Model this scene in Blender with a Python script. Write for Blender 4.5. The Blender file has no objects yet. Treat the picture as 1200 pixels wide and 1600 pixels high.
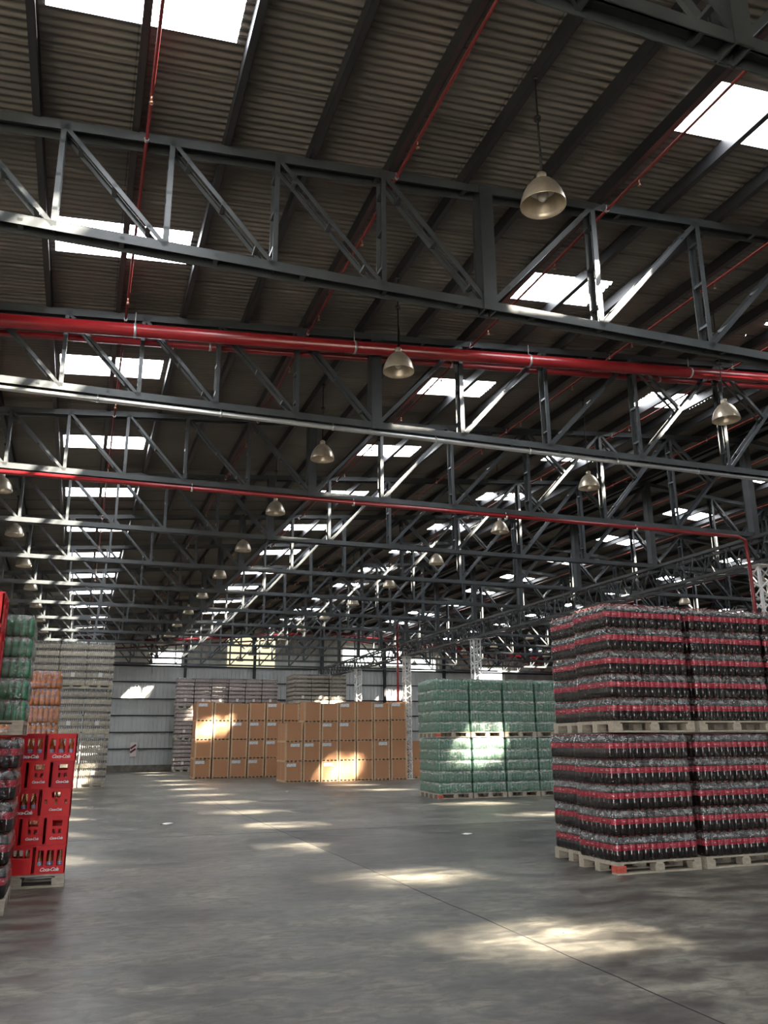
import bpy, math, random
from mathutils import Vector, Matrix
random.seed(7)
S = bpy.context.scene
COL = S.collection

# ------------------------------------------------------------------ camera, sun, sky, exposure
B = 4.0                                   # height of the bottom chords above the lens
H = B / 2.613                             # lens height above the floor
FPX, YAW, PITCH, ROLL = 1293.57, 0.346, 0.2687, -0.0076
cd = bpy.data.cameras.new('camera'); cam = bpy.data.objects.new('camera', cd); COL.objects.link(cam)
cd.sensor_fit = 'VERTICAL'; cd.sensor_height = 36.0; cd.lens = FPX * 36.0 / 1600.0
cd.clip_start = 0.05; cd.clip_end = 400
_f = Vector((math.sin(YAW) * math.cos(PITCH), math.cos(YAW) * math.cos(PITCH), math.sin(PITCH)))
_r = Vector((math.cos(YAW), -math.sin(YAW), 0)); _u = _r.cross(_f)
_r2 = math.cos(ROLL) * _r + math.sin(ROLL) * _u; _u2 = -math.sin(ROLL) * _r + math.cos(ROLL) * _u
M = Matrix((_r2, _u2, -_f)).transposed().to_4x4(); M.translation = (0, 0, H)
cam.matrix_world = M
S.camera = cam

SUN_STRENGTH, SKYLIGHT_GLOW, SKY_STRENGTH = 185.0, 34.0, 11.0
sl = bpy.data.lights.new('sun', 'SUN'); sl.energy = SUN_STRENGTH; sl.angle = math.radians(3.2); sl.color = (1.0, 0.89, 0.72)
sun = bpy.data.objects.new('sun', sl); COL.objects.link(sun)
sun.rotation_euler = Vector((-0.78, 1.0, -0.95)).to_track_quat('-Z', 'Y').to_euler()
w = bpy.data.worlds.new('sky'); S.world = w; w.use_nodes = True
w.node_tree.nodes['Background'].inputs[0].default_value = (0.93, 0.96, 1.0, 1)
w.node_tree.nodes['Background'].inputs[1].default_value = SKY_STRENGTH
S.view_settings.view_transform = 'Standard'; S.view_settings.look = 'None'
S.view_settings.exposure = 0.22; S.view_settings.gamma = 1.0; S.view_settings.use_curve_mapping = False
S.cycles.max_bounces = 8; S.cycles.diffuse_bounces = 4; S.cycles.glossy_bounces = 3
S.cycles.transmission_bounces = 2; S.cycles.transparent_max_bounces = 10
S.cycles.sample_clamp_indirect = 4.0; S.cycles.sample_clamp_direct = 0.0
S.cycles.caustics_reflective = False; S.cycles.caustics_refractive = False

# ------------------------------------------------------------------ helpers
ORD = ['zeroth', 'first', 'second', 'third', 'fourth', 'fifth', 'sixth', 'seventh', 'eighth', 'ninth', 'tenth', 'eleventh', 'twelfth',
       'thirteenth', 'fourteenth', 'fifteenth', 'sixteenth', 'seventeenth', 'eighteenth', 'nineteenth', 'twentieth']
def tag(o, label=None, cat=None, group=None, kind=None):
    if label: o['label'] = label
    if cat: o['category'] = cat
    if group: o['group'] = group
    if kind: o['kind'] = kind
    return o
def empty(name, loc, rz=0.0):
    o = bpy.data.objects.new(name, None); COL.objects.link(o); o.empty_display_size = 0.1
    o.location = loc; o.rotation_euler = (0, 0, rz); return o
def add(name, me, parent=None, loc=(0, 0, 0), rot=(0, 0, 0)):
    o = bpy.data.objects.new(name, me); COL.objects.link(o); o.location = loc; o.rotation_euler = rot
    if parent: o.parent = parent
    return o
def copy_tree(o, parent=None):
    c = o.copy(); COL.objects.link(c)
    if parent: c.parent = parent
    for ch in o.children: copy_tree(ch, c)
    return c

class MB:
    """collects shapes, then becomes one mesh"""
    def __init__(s): s.v = []; s.f = []; s.m = []; s.sm = []
    def quadbox(s, c, mat=0):
        n = len(s.v); s.v += [tuple(p) for p in c]
        for q in ((0, 3, 2, 1), (4, 5, 6, 7), (0, 1, 5, 4), (1, 2, 6, 5), (2, 3, 7, 6), (3, 0, 4, 7)):
            s.f.append(tuple(n + i for i in q)); s.m.append(mat); s.sm.append(False)
    def box(s, x0, x1, y0, y1, z0, z1, mat=0):
        s.quadbox([(x0, y0, z0), (x1, y0, z0), (x1, y1, z0), (x0, y1, z0), (x0, y0, z1), (x1, y0, z1), (x1, y1, z1), (x0, y1, z1)], mat)
    def bar(s, p, q, du, dv, u, mat=0):
        """a bar from p to q; du = (lo, hi) along u, dv = (lo, hi) along the third axis"""
        p, q = Vector(p), Vector(q); d = (q - p).normalized(); u = Vector(u); u = (u - d * u.dot(d)).normalized(); t = d.cross(u)
        c = []
        for e in (p, q):
            for a, b in ((du[0], dv[0]), (du[1], dv[0]), (du[1], dv[1]), (du[0], dv[1])): c.append(e + u * a + t * b)
        s.quadbox(c, mat)
    def lathe(s, prof, seg=16, mat=0, c=(0, 0, 0), smooth=True, caps=True, axis='Z'):
        n = len(s.v)
        for r, z in prof:
            for k in range(seg):
                a = 2 * math.pi * k / seg; x, y = r * math.cos(a), r * math.sin(a)
                s.v.append((c[0] + x, c[1] + y, c[2] + z))
        for i in range(len(prof) - 1):
            for k in range(seg):
                k2 = (k + 1) % seg
                s.f.append((n + i * seg + k, n + i * seg + k2, n + (i + 1) * seg + k2, n + (i + 1) * seg + k)); s.m.append(mat); s.sm.append(smooth)
        if caps:
            s.f.append(tuple(n + k for k in reversed(range(seg)))); s.m.append(mat); s.sm.append(False)
            e = n + (len(prof) - 1) * seg
            s.f.append(tuple(e + k for k in range(seg))); s.m.append(mat); s.sm.append(False)
    def tube(s, pts, r, seg=10, mat=0):
        P = [Vector(p) for p in pts]; n = len(s.v)
        for i, p in enumerate(P):
            d = (P[min(i + 1, len(P) - 1)] - P[max(i - 1, 0)]).normalized()
            u = Vector((0, 0, 1)) if abs(d.z) < 0.9 else Vector((1, 0, 0)); u = (u - d * u.dot(d)).normalized(); t = d.cross(u)
            for k in range(seg):
                a = 2 * math.pi * k / seg; s.v.append(tuple(p + u * (r * math.cos(a)) + t * (r * math.sin(a))))
        for i in range(len(P) - 1):
            for k in range(seg):
                k2 = (k + 1) % seg
                s.f.append((n + i * seg + k, n + i * seg + k2, n + (i + 1) * seg + k2, n + (i + 1) * seg + k)); s.m.append(mat); s.sm.append(True)
        s.f.append(tuple(n + k for k in reversed(range(seg)))); s.m.append(mat); s.sm.append(False)
        e = n + (len(P) - 1) * seg; s.f.append(tuple(e + k for k in range(seg))); s.m.append(mat); s.sm.append(False)
    def grid(s, P, nu, nv, mat=0, smooth=True, wrap=False):
        n = len(s.v); s.v += [tuple(p) for p in P]
        for j in range(nv - 1):
            for i in range(nu if wrap else nu - 1):
                i2 = (i + 1) % nu
                s.f.append((n + j * nu + i, n + j * nu + i2, n + (j + 1) * nu + i2, n + (j + 1) * nu + i)); s.m.append(mat); s.sm.append(smooth)
    def mesh(s, name, mats):
        me = bpy.data.meshes.new(name); me.from_pydata(s.v, [], s.f)
        for m in (mats if isinstance(mats, (list, tuple)) else [mats]): me.materials.append(m)
        me.polygons.foreach_set('material_index', s.m); me.polygons.foreach_set('use_smooth', s.sm); me.update()
        return me
    def obj(s, name, mats, parent=None, loc=(0, 0, 0), rot=(0, 0, 0)):
        return add(name, s.mesh(name, mats), parent, loc, rot)

def mat(name, col, rough=0.5, metal=0.0, var=0.0, scale=6.0, spec=0.5, bump=0.0, col2=None, stretch=(1, 1, 1), coat=0.0, space='Object'):
    m = bpy.data.materials.new(name); m.use_nodes = True; nt = m.node_tree; b = nt.nodes['Principled BSDF']
    b.inputs['Base Color'].default_value = (*col, 1); b.inputs['Roughness'].default_value = rough
    b.inputs['Metallic'].default_value = metal; b.inputs['Specular IOR Level'].default_value = spec; b.inputs['Coat Weight'].default_value = coat
    if var or bump or col2:
        tc = nt.nodes.new('ShaderNodeTexCoord'); mp = nt.nodes.new('ShaderNodeMapping'); nz = nt.nodes.new('ShaderNodeTexNoise')
        mp.inputs['Scale'].default_value = stretch; nz.inputs['Scale'].default_value = scale; nz.inputs['Detail'].default_value = 5
        nt.links.new(tc.outputs[space], mp.inputs[0]); nt.links.new(mp.outputs[0], nz.inputs['Vector'])
        rp = nt.nodes.new('ShaderNodeValToRGB'); rp.color_ramp.elements[0].position = 0.32; rp.color_ramp.elements[1].position = 0.68
        c2 = col2 or tuple(min(1, c * (1 + var)) for c in col); c1 = col if col2 else tuple(c * (1 - var) for c in col)
        rp.color_ramp.elements[0].color = (*c1, 1); rp.color_ramp.elements[1].color = (*c2, 1)
        nt.links.new(nz.outputs['Fac'], rp.inputs[0]); nt.links.new(rp.outputs[0], b.inputs['Base Color'])
        if bump:
            bp = nt.nodes.new('ShaderNodeBump'); bp.inputs['Strength'].default_value = bump; bp.inputs['Distance'].default_value = 0.02
            nt.links.new(nz.outputs['Fac'], bp.inputs['Height']); nt.links.new(bp.outputs[0], b.inputs['Normal'])
    return m

def film_mat(name, haze, gloss, tint=(1, 1, 1), rough=0.16, scale=7.0, lh=0.289, gather=0.0, milk=(0.8, 0.8, 0.78)):
    """clear stretch film: mostly see-through, milky in folds, shiny"""
    m = bpy.data.materials.new(name); m.use_nodes = True; nt = m.node_tree; N = nt.nodes; L = nt.links; N.clear()
    out = N.new('ShaderNodeOutputMaterial'); tr = N.new('ShaderNodeBsdfTransparent'); tr.inputs[0].default_value = (*tint, 1)
    gl = N.new('ShaderNodeBsdfGlossy'); gl.inputs['Roughness'].default_value = rough; gl.inputs[0].default_value = (0.95, 0.95, 0.95, 1)
    df = N.new('ShaderNodeBsdfDiffuse'); df.inputs[0].default_value = (*milk, 1)
    tc = N.new('ShaderNodeTexCoord'); mp = N.new('ShaderNodeMapping'); mp.inputs['Scale'].default_value = (1, 1, 2.5)
    nz = N.new('ShaderNodeTexNoise'); nz.inputs['Scale'].default_value = scale; nz.inputs['Detail'].default_value = 4; nz.inputs['Distortion'].default_value = 1.2
    L.new(tc.outputs['Object'], mp.inputs[0]); L.new(mp.outputs[0], nz.inputs['Vector'])
    bp = N.new('ShaderNodeBump'); bp.inputs['Strength'].default_value = 0.55; bp.inputs['Distance'].default_value = 0.03; L.new(nz.outputs['Fac'], bp.inputs['Height'])
    for s in (gl, df): L.new(bp.outputs[0], s.inputs['Normal'])
    rmp = N.new('ShaderNodeMapRange'); rmp.inputs[1].default_value = 0.45; rmp.inputs[2].default_value = 0.72; rmp.inputs[3].default_value = haze * 0.5; rmp.inputs[4].default_value = haze * 1.9
    L.new(nz.outputs['Fac'], rmp.inputs[0])
    sz = N.new('ShaderNodeSeparateXYZ'); L.new(tc.outputs['Object'], sz.inputs[0])
    fr_ = N.new('ShaderNodeMath'); fr_.operation = 'DIVIDE'; fr_.inputs[1].default_value = lh; L.new(sz.outputs[2], fr_.inputs[0])
    fc = N.new('ShaderNodeMath'); fc.operation = 'FRACT'; L.new(fr_.outputs[0], fc.inputs[0])
    gr = N.new('ShaderNodeValToRGB'); gr.color_ramp.elements[0].position = 0.66; gr.color_ramp.elements[0].color = (0, 0, 0, 1); gr.color_ramp.elements[1].position = 0.76; gr.color_ramp.elements[1].color = (1, 1, 1, 1)
    e2 = gr.color_ramp.elements.new(0.9); e2.color = (1, 1, 1, 1); e3 = gr.color_ramp.elements.new(0.97); e3.color = (0, 0, 0, 1); L.new(fc.outputs[0], gr.inputs[0])
    n2 = N.new('ShaderNodeTexNoise'); n2.inputs['Scale'].default_value = 16; n2.inputs['Detail'].default_value = 3; L.new(tc.outputs['Object'], n2.inputs['Vector'])
    g2 = N.new('ShaderNodeMapRange'); g2.inputs[1].default_value = 0.40; g2.inputs[2].default_value = 0.62; g2.inputs[3].default_value = 0.25 * gather; g2.inputs[4].default_value = gather; L.new(n2.outputs['Fac'], g2.inputs[0])
    gm = N.new('ShaderNodeMath'); gm.operation = 'MULTIPLY_ADD'; L.new(gr.outputs[0], gm.inputs[0]); L.new(g2.outputs[0], gm.inputs[1]); L.new(rmp.outputs[0], gm.inputs[2])
    rmp = gm
    m1 = N.new('ShaderNodeMixShader'); L.new(rmp.outputs[0], m1.inputs[0]); L.new(tr.outputs[0], m1.inputs[1]); L.new(df.outputs[0], m1.inputs[2])
    fr = N.new('ShaderNodeLayerWeight'); fr.inputs[0].default_value = 0.25; L.new(bp.outputs[0], fr.inputs['Normal'])
    ma = N.new('ShaderNodeMath'); ma.operation = 'MULTIPLY_ADD'; ma.inputs[1].default_value = 0.7; ma.inputs[2].default_value = gloss; ma.use_clamp = True
    L.new(fr.outputs['Fresnel'], ma.inputs[0])
    m2 = N.new('ShaderNodeMixShader'); L.new(ma.outputs[0], m2.inputs[0]); L.new(m1.outputs[0], m2.inputs[1]); L.new(gl.outputs[0], m2.inputs[2])
    L.new(m2.outputs[0], out.inputs[0]); return m

# ------------------------------------------------------------------ materials
STEEL = mat('grey painted steel', (0.037, 0.043, 0.047), 0.42, 0.15, 0.25, 3.0)
STEEL_DARK = mat('dark painted purlin steel', (0.018, 0.019, 0.021), 0.5, 0.1, 0.2, 2.0)
STEEL_LIGHT = mat('white painted lattice steel', (0.74, 0.74, 0.73), 0.45, 0.0, 0.12, 5.0)
STEEL_BLACK = mat('black lattice girder paint', (0.035, 0.036, 0.038), 0.45, 0.1, 0.2, 3.0)
GALV = mat('galvanised conduit', (0.62, 0.63, 0.62), 0.32, 0.75, 0.1, 5.0)
RED_PIPE = mat('red fire pipe paint', (0.19, 0.009, 0.012), 0.3, 0.0, 0.15, 2.0)
RED_DULL = mat('dull red sprinkler pipe paint', (0.085, 0.010, 0.010), 0.5, 0.0, 0.2, 2.0, spec=0.3)
BRASS = mat('brass sprinkler head', (0.50, 0.28, 0.19), 0.3, 0.9)
ALU = mat('spun aluminium lamp shade', (0.52, 0.45, 0.35), 0.36, 0.55, 0.2, 9.0)
ALU_IN = mat('lamp reflector inside', (0.55, 0.52, 0.47), 0.3, 0.8)
GLASS_BULB = mat('frosted bulb glass', (0.75, 0.73, 0.68), 0.2)
CABLE = mat('black cable', (0.015, 0.015, 0.016), 0.6)
WOOD = mat('pale pallet wood', (0.36, 0.31, 0.235), 0.75, 0.0, 0.35, 9.0, col2=(0.55, 0.49, 0.395), stretch=(1, 6, 6))
WOOD_RED = mat('pallet wood painted red', (0.55, 0.10, 0.07), 0.7, 0.0, 0.3, 30.0)
CARD = mat('brown corrugated cardboard', (0.45, 0.225, 0.112), 0.75, 0.0, 0.12, 14.0, stretch=(1, 1, 12))
CARD_EDGE = mat('pale cardboard edge', (0.58, 0.40, 0.25), 0.75, 0.0, 0.15, 10.0)
COLA = mat('dark cola seen through plastic', (0.012, 0.006, 0.006), 0.12, 0.0, spec=0.6)
CAP_RED = mat('red bottle cap', (0.35, 0.02, 0.02), 0.4)
CAP_DARK = mat('dark green bottle cap', (0.02, 0.10, 0.05), 0.4)
GREEN = mat('green plastic bottle', (0.03, 0.27, 0.15), 0.16, 0.0, 0.25, 10.0)
GREEN_LIGHT = mat('light green plastic bottle', (0.03, 0.27, 0.12), 0.16, 0.0, 0.3, 14.0)
ORANGE = mat('orange soft drink', (0.85, 0.24, 0.025), 0.2, 0.0, 0.2, 8.0)
ORANGE_LABEL = mat('red orange bottle label', (0.75, 0.06, 0.03), 0.35)
PACK = mat('beige film wrapped bottles', (0.54, 0.485, 0.39), 0.45, 0.0, 0.2, 7.0)
PACK_PINK = mat('pale pink film wrapped bottles', (0.56, 0.46, 0.43), 0.42, 0.0, 0.22, 7.0)
NECK = mat('bottle necks', (0.22, 0.20, 0.17), 0.35)
CRATE = mat('red plastic crate', (0.72, 0.025, 0.030), 0.5, 0.0, 0.10, 3.0, spec=0.3)
CRATE_DARK = mat('crimson plastic crate', (0.54, 0.012, 0.024), 0.5, 0.0, 0.12, 3.0, spec=0.3)
WHITE = mat('white paint', (0.80, 0.79, 0.77), 0.5)
PAPER = mat('white paper', (0.78, 0.77, 0.74), 0.7)
BROWN_GLASS = mat('amber drink in glass bottle', (0.33, 0.10, 0.03), 0.08, 0.0, 0.4, 25.0)
BOTTLE_LABEL = mat('blue white bottle label', (0.70, 0.72, 0.78), 0.4, col2=(0.08, 0.12, 0.40), scale=40)
CAP_METAL = mat('pale crown cap', (0.75, 0.68, 0.52), 0.3, 0.6)
FILM = film_mat('clear stretch film', 0.008, 0.03, rough=0.09, gather=0.36)
FILM_GREEN = film_mat('milky stretch film over green bottles', 0.27, 0.12, rough=0.18, scale=9, lh=0.2865, gather=0.3, milk=(0.60, 0.78, 0.66))
FILM_LIGHT = film_mat('thin clear film', 0.06, 0.08, rough=0.2, lh=0.205, gather=0.3)
SIGN_RED = mat('dark red sign paint', (0.10, 0.008, 0.012), 0.5)
SIGN_PINK = mat('faded sign white', (0.70, 0.62, 0.62), 0.5)

def cola_label():
    m = mat('red label with white script', (0.55, 0.026, 0.06), 0.35); nt = m.node_tree; b = nt.nodes['Principled BSDF']
    tc = nt.nodes.new('ShaderNodeTexCoord'); mp = nt.nodes.new('ShaderNodeMapping'); mp.inputs['Scale'].default_value = (38, 38, 62)
    nz = nt.nodes.new('ShaderNodeTexNoise'); nz.inputs['Scale'].default_value = 1.0; nz.inputs['Detail'].default_value = 1.5
    r = nt.nodes.new('ShaderNodeValToRGB'); r.color_ramp.elements[0].position = 0.60; r.color_ramp.elements[1].position = 0.68
    r.color_ramp.elements[0].color = (0.55, 0.026, 0.06, 1); r.color_ramp.elements[1].color = (0.80, 0.55, 0.55, 1)
    nt.links.new(tc.outputs['Object'], mp.inputs[0]); nt.links.new(mp.outputs[0], nz.inputs['Vector']); nt.links.new(nz.outputs['Fac'], r.inputs[0]); nt.links.new(r.outputs[0], b.inputs['Base Color'])
    return m
LABEL_RED = cola_label()

def sticker_mat():
    m = mat('white box sticker with grey print', (0.80, 0.82, 0.84), 0.5); nt = m.node_tree; b = nt.nodes['Principled BSDF']
    tc = nt.nodes.new('ShaderNodeTexCoord'); mp = nt.nodes.new('ShaderNodeMapping'); mp.inputs['Scale'].default_value = (26, 1, 60)
    nz = nt.nodes.new('ShaderNodeTexNoise'); nz.inputs['Scale'].default_value = 1.0; nz.inputs['Detail'].default_value = 2
    r = nt.nodes.new('ShaderNodeValToRGB'); r.color_ramp.elements[0].position = 0.40; r.color_ramp.elements[1].position = 0.5
    r.color_ramp.elements[0].color = (0.30, 0.36, 0.42, 1); r.color_ramp.elements[1].color = (0.80, 0.82, 0.84, 1)
    nt.links.new(tc.outputs['Object'], mp.inputs[0]); nt.links.new(mp.outputs[0], nz.inputs['Vector']); nt.links.new(nz.outputs['Fac'], r.inputs[0]); nt.links.new(r.outputs[0], b.inputs['Base Color'])
    return m
STICKER = sticker_mat()

def skylight_mat():
    m = bpy.data.materials.new('translucent skylight sheet'); m.use_nodes = True; N = m.node_tree.nodes; L = m.node_tree.links; N.clear()
    out = N.new('ShaderNodeOutputMaterial'); tr = N.new('ShaderNodeBsdfTransparent'); tr.inputs[0].default_value = (1, 1, 1, 1)
    em = N.new('ShaderNodeEmission'); em.inputs[0].default_value = (0.93, 0.96, 1.0, 1); em.inputs[1].default_value = SKYLIGHT_GLOW
    mx = N.new('ShaderNodeMixShader'); mx.inputs[0].default_value = 0.5
    L.new(tr.outputs[0], mx.inputs[1]); L.new(em.outputs[0], mx.inputs[2]); L.new(mx.outputs[0], out.inputs[0]); return m
SKYLIGHT = skylight_mat()

def floor_mat():
    m = bpy.data.materials.new('worn grey concrete floor'); m.use_nodes = True; nt = m.node_tree; N = nt.nodes; L = nt.links; b = N['Principled BSDF']
    tc = N.new('ShaderNodeTexCoord')
    def noise(scale, detail, st, rot=0.0, dist=0.0):
        mp = N.new('ShaderNodeMapping'); mp.inputs['Scale'].default_value = st; mp.inputs['Rotation'].default_value = (0, 0, rot)
        n = N.new('ShaderNodeTexNoise'); n.inputs['Scale'].default_value = scale; n.inputs['Detail'].default_value = detail; n.inputs['Distortion'].default_value = dist
        L.new(tc.outputs['Object'], mp.inputs[0]); L.new(mp.outputs[0], n.inputs['Vector']); return n
    def ramp(src, p0, p1, c0, c1):
        r = N.new('ShaderNodeValToRGB'); r.color_ramp.elements[0].position = p0; r.color_ramp.elements[1].position = p1
        r.color_ramp.elements[0].color = (*c0, 1); r.color_ramp.elements[1].color = (*c1, 1); L.new(src, r.inputs[0]); return r
    def mult(a, c, f=1.0):
        x = N.new('ShaderNodeMix'); x.data_type = 'RGBA'; x.blend_type = 'MULTIPLY'; x.inputs[0].default_value = f; L.new(a, x.inputs[6]); L.new(c, x.inputs[7]); return x.outputs[2]
    n1 = noise(0.55, 6, (1, 1, 1), 0.3, 0.6); n2 = noise(2.2, 9, (0.65, 1.35, 1), 0.35, 0.5); n3 = noise(45, 4, (1, 1, 1)); n4 = noise(9.0, 8, (0.7, 1.2, 1), 0.9, 0.8)
    c = ramp(n1.outputs['Fac'], 0.34, 0.68, (0.085, 0.082, 0.074), (0.205, 0.196, 0.170)).outputs[0]
    c = mult(c, ramp(n2.outputs['Fac'], 0.36, 0.66, (0.42, 0.42, 0.43), (1.3, 1.27, 1.2)).outputs[0])
    c = mult(c, ramp(n3.outputs['Fac'], 0.3, 0.7, (0.86, 0.86, 0.86), (1.08, 1.08, 1.08)).outputs[0])
    c = mult(c, ramp(n4.outputs['Fac'], 0.36, 0.64, (0.62, 0.62, 0.62), (1.22, 1.21, 1.19)).outputs[0])
    sx = N.new('ShaderNodeSeparateXYZ'); L.new(tc.outputs['Object'], sx.inputs[0])
    def band(sock, lo, hi):
        a = N.new('ShaderNodeMath'); a.operation = 'GREATER_THAN'; a.inputs[1].default_value = lo; L.new(sock, a.inputs[0])
        d = N.new('ShaderNodeMath'); d.operation = 'LESS_THAN'; d.inputs[1].default_value = hi; L.new(sock, d.inputs[0])
        e = N.new('ShaderNodeMath'); e.operation = 'MULTIPLY'; L.new(a.outputs[0], e.inputs[0]); L.new(d.outputs[0], e.inputs[1]); return e.outputs[0]
    def times(a, d):
        e = N.new('ShaderNodeMath'); e.operation = 'MULTIPLY'; L.new(a, e.inputs[0]); L.new(d, e.inputs[1]); return e.outputs[0]
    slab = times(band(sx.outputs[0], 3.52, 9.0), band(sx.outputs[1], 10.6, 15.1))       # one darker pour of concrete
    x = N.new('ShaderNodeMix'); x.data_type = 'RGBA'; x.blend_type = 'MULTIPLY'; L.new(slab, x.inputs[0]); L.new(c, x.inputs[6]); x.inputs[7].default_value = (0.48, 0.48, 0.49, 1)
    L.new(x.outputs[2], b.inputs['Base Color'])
    rr = N.new('ShaderNodeMapRange'); rr.inputs[1].default_value = 0.35; rr.inputs[2].default_value = 0.7; rr.inputs[3].default_value = 0.36; rr.inputs[4].default_value = 0.62
    L.new(n2.outputs['Fac'], rr.inputs[0]); L.new(rr.outputs[0], b.inputs['Roughness']); b.inputs['Specular IOR Level'].default_value = 0.45
    bp = N.new('ShaderNodeBump'); bp.inputs['Strength'].default_value = 0.12; bp.inputs['Distance'].default_value = 0.01
    L.new(n2.outputs['Fac'], bp.inputs['Height']); L.new(bp.outputs[0], b.inputs['Normal']); return m

def roof_mat():
    m = bpy.data.materials.new('grey brown corrugated roof sheet'); m.use_nodes = True; nt = m.node_tree; N = nt.nodes; L = nt.links; b = N['Principled BSDF']
    tc = N.new('ShaderNodeTexCoord'); br = N.new('ShaderNodeTexBrick'); br.offset = 0.0
    br.inputs['Color1'].default_value = (0.118, 0.111, 0.105, 1); br.inputs['Color2'].default_value = (0.148, 0.140, 0.131, 1); br.inputs['Mortar'].default_value = (0.06, 0.055, 0.05, 1)
    br.inputs['Scale'].default_value = 1.0; br.inputs['Mortar Size'].default_value = 0.006; br.inputs['Brick Width'].default_value = 3.12; br.inputs['Row Height'].default_value = 0.82
    br.inputs['Bias'].default_value = 0.0
    L.new(tc.outputs['Object'], br.inputs['Vector'])
    nz = N.new('ShaderNodeTexNoise'); nz.inputs['Scale'].default_value = 0.8; nz.inputs['Detail'].default_value = 5; L.new(tc.outputs['Object'], nz.inputs['Vector'])
    r = N.new('ShaderNodeValToRGB'); r.color_ramp.elements[0].position = 0.3; r.color_ramp.elements[1].position = 0.7
    r.color_ramp.elements[0].color = (0.75, 0.74, 0.72, 1); r.color_ramp.elements[1].color = (1.15, 1.13, 1.1, 1); L.new(nz.outputs['Fac'], r.inputs[0])
    x = N.new('ShaderNodeMix'); x.data_type = 'RGBA'; x.blend_type = 'MULTIPLY'; x.inputs[0].default_value = 1; L.new(br.outputs[0], x.inputs[6]); L.new(r.outputs[0], x.inputs[7])
    L.new(x.outputs[2], b.inputs['Base Color']); b.inputs['Roughness'].default_value = 0.55; b.inputs['Specular IOR Level'].default_value = 0.4; return m

def wall_mat(name, col, yellow=False):
    m = mat(name, col, 0.5, 0.0, 0.12, 1.2, stretch=(1.2, 1, 0.35)); return m
WALL = wall_mat('blue grey ribbed wall sheet', (0.50, 0.52, 0.52))
WALL_UP = wall_mat('pale upper wall sheet', (0.76, 0.77, 0.73))
WALL_YELLOW = mat('yellowed translucent wall sheet', (0.75, 0.66, 0.30), 0.5, 0.0, 0.0, 2.0, col2=(0.70, 0.68, 0.55), stretch=(3, 1, 0.4))
PLINTH = mat('stained concrete plinth', (0.15, 0.135, 0.115), 0.8, 0.0, 0.4, 3.0)

# ------------------------------------------------------------------ the building's measures
XR = 3.2 * B                                    # ridge, column line
X0, X1, Y0, Y1 = -7.4, 2 * XR + 7.4, -6.5, 48.0
BAY = 0.8256 * B
def TY(k): return 1.6037 * B + (k - 1) * BAY     # plane of truss k
def ztop(x):                                     # centre of the top chord
    d = x if x <= XR else 2 * XR - x
    return H + 1.252 * B + 0.083 * d
def zroof(x): return ztop(x) + 0.20
ZB = H + B                                       # bottom chord
SKY_Y = (0.396 * B, 0.556 * B)
SKY_X = [(-1.50, -1.155), (-0.163, 0.182), (1.190, 1.520), (2.303, 2.640), (3.760, 4.097), (4.892, 5.232), (6.218, 6.563)]  # first row lies out of view, added to light the left side
SKY_X = [(a * B, c * B) for a, c in SKY_X]
BAYS = range(-3, 13)

# floor
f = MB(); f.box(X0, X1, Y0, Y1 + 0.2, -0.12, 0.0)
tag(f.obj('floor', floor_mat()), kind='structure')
J = mat('dark floor joint', (0.03, 0.03, 0.03), 0.9)
def joint(name, pts, wd, label):
    m = MB()
    for (xa, ya), (xb, yb) in zip(pts, pts[1:]):
        m.bar((xa, ya, 0.0005), (xb, yb, 0.0005), (-wd / 2, wd / 2), (-0.0005, 0.001), (1, 0, 0) if abs(yb - ya) > abs(xb - xa) else (0, 1, 0))
    tag(m.obj(name, J), kind='structure')
p = []; y = 3.0
while y < 47:
    p.append((3.52 + random.uniform(-0.012, 0.012), y)); y += random.uniform(0.25, 0.7)
joint('trim_1', p, 0.014, 'joint')
joint('trim_2', [(x * 0.8 - 6, 15.1 + random.uniform(-0.01, 0.01)) for x in range(0, 40)], 0.009, 'joint')
joint('trim_3', [(-1.8 + random.uniform(-0.01, 0.01), y * 0.8 + 2) for y in range(0, 56)], 0.009, 'joint')

# roof: corrugated sheets, ridges across the nave, with openings for the skylights
def roof_mesh():
    mb = MB(); pitch, amp, seg = 0.0825, 0.010, 6
    xs = sorted(set([X0 - 0.2, XR, X1 + 0.2] + [v for a in SKY_X for v in a]))
    holes = [(TY(k) + SKY_Y[0], TY(k) + SKY_Y[1]) for k in BAYS]
    for xa, xb in zip(xs, xs[1:]):
        sky = any(abs(xa - a) < 1e-4 for a, c in SKY_X)
        runs = []; y = Y0
        if sky:
            for h0, h1 in (holes if xa > 1.6 * B else holes[3:]): runs.append((y, h0)); y = h1
        runs.append((y, Y1 + 0.3))
        for ya, yb in runs:
            ys = [ya]; s = math.ceil(ya / pitch * seg) * pitch / seg
            while s < yb - 1e-4:
                if s > ya + 1e-4: ys.append(s)
                s += pitch / seg
            ys.append(yb)
            P = []
            for yy in ys:
                lap = 0.010 * ((yy / 0.82) % 1.0)
                z = amp * math.sin(2 * math.pi * yy / pitch) + lap
                P += [(xa, yy, zroof(xa) + z), (xb, yy, zroof(xb) + z)]
            mb.grid(P, 2, len(ys))
    return mb
tag(roof_mesh().obj('ceiling', roof_mat()), kind='structure')

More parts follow.
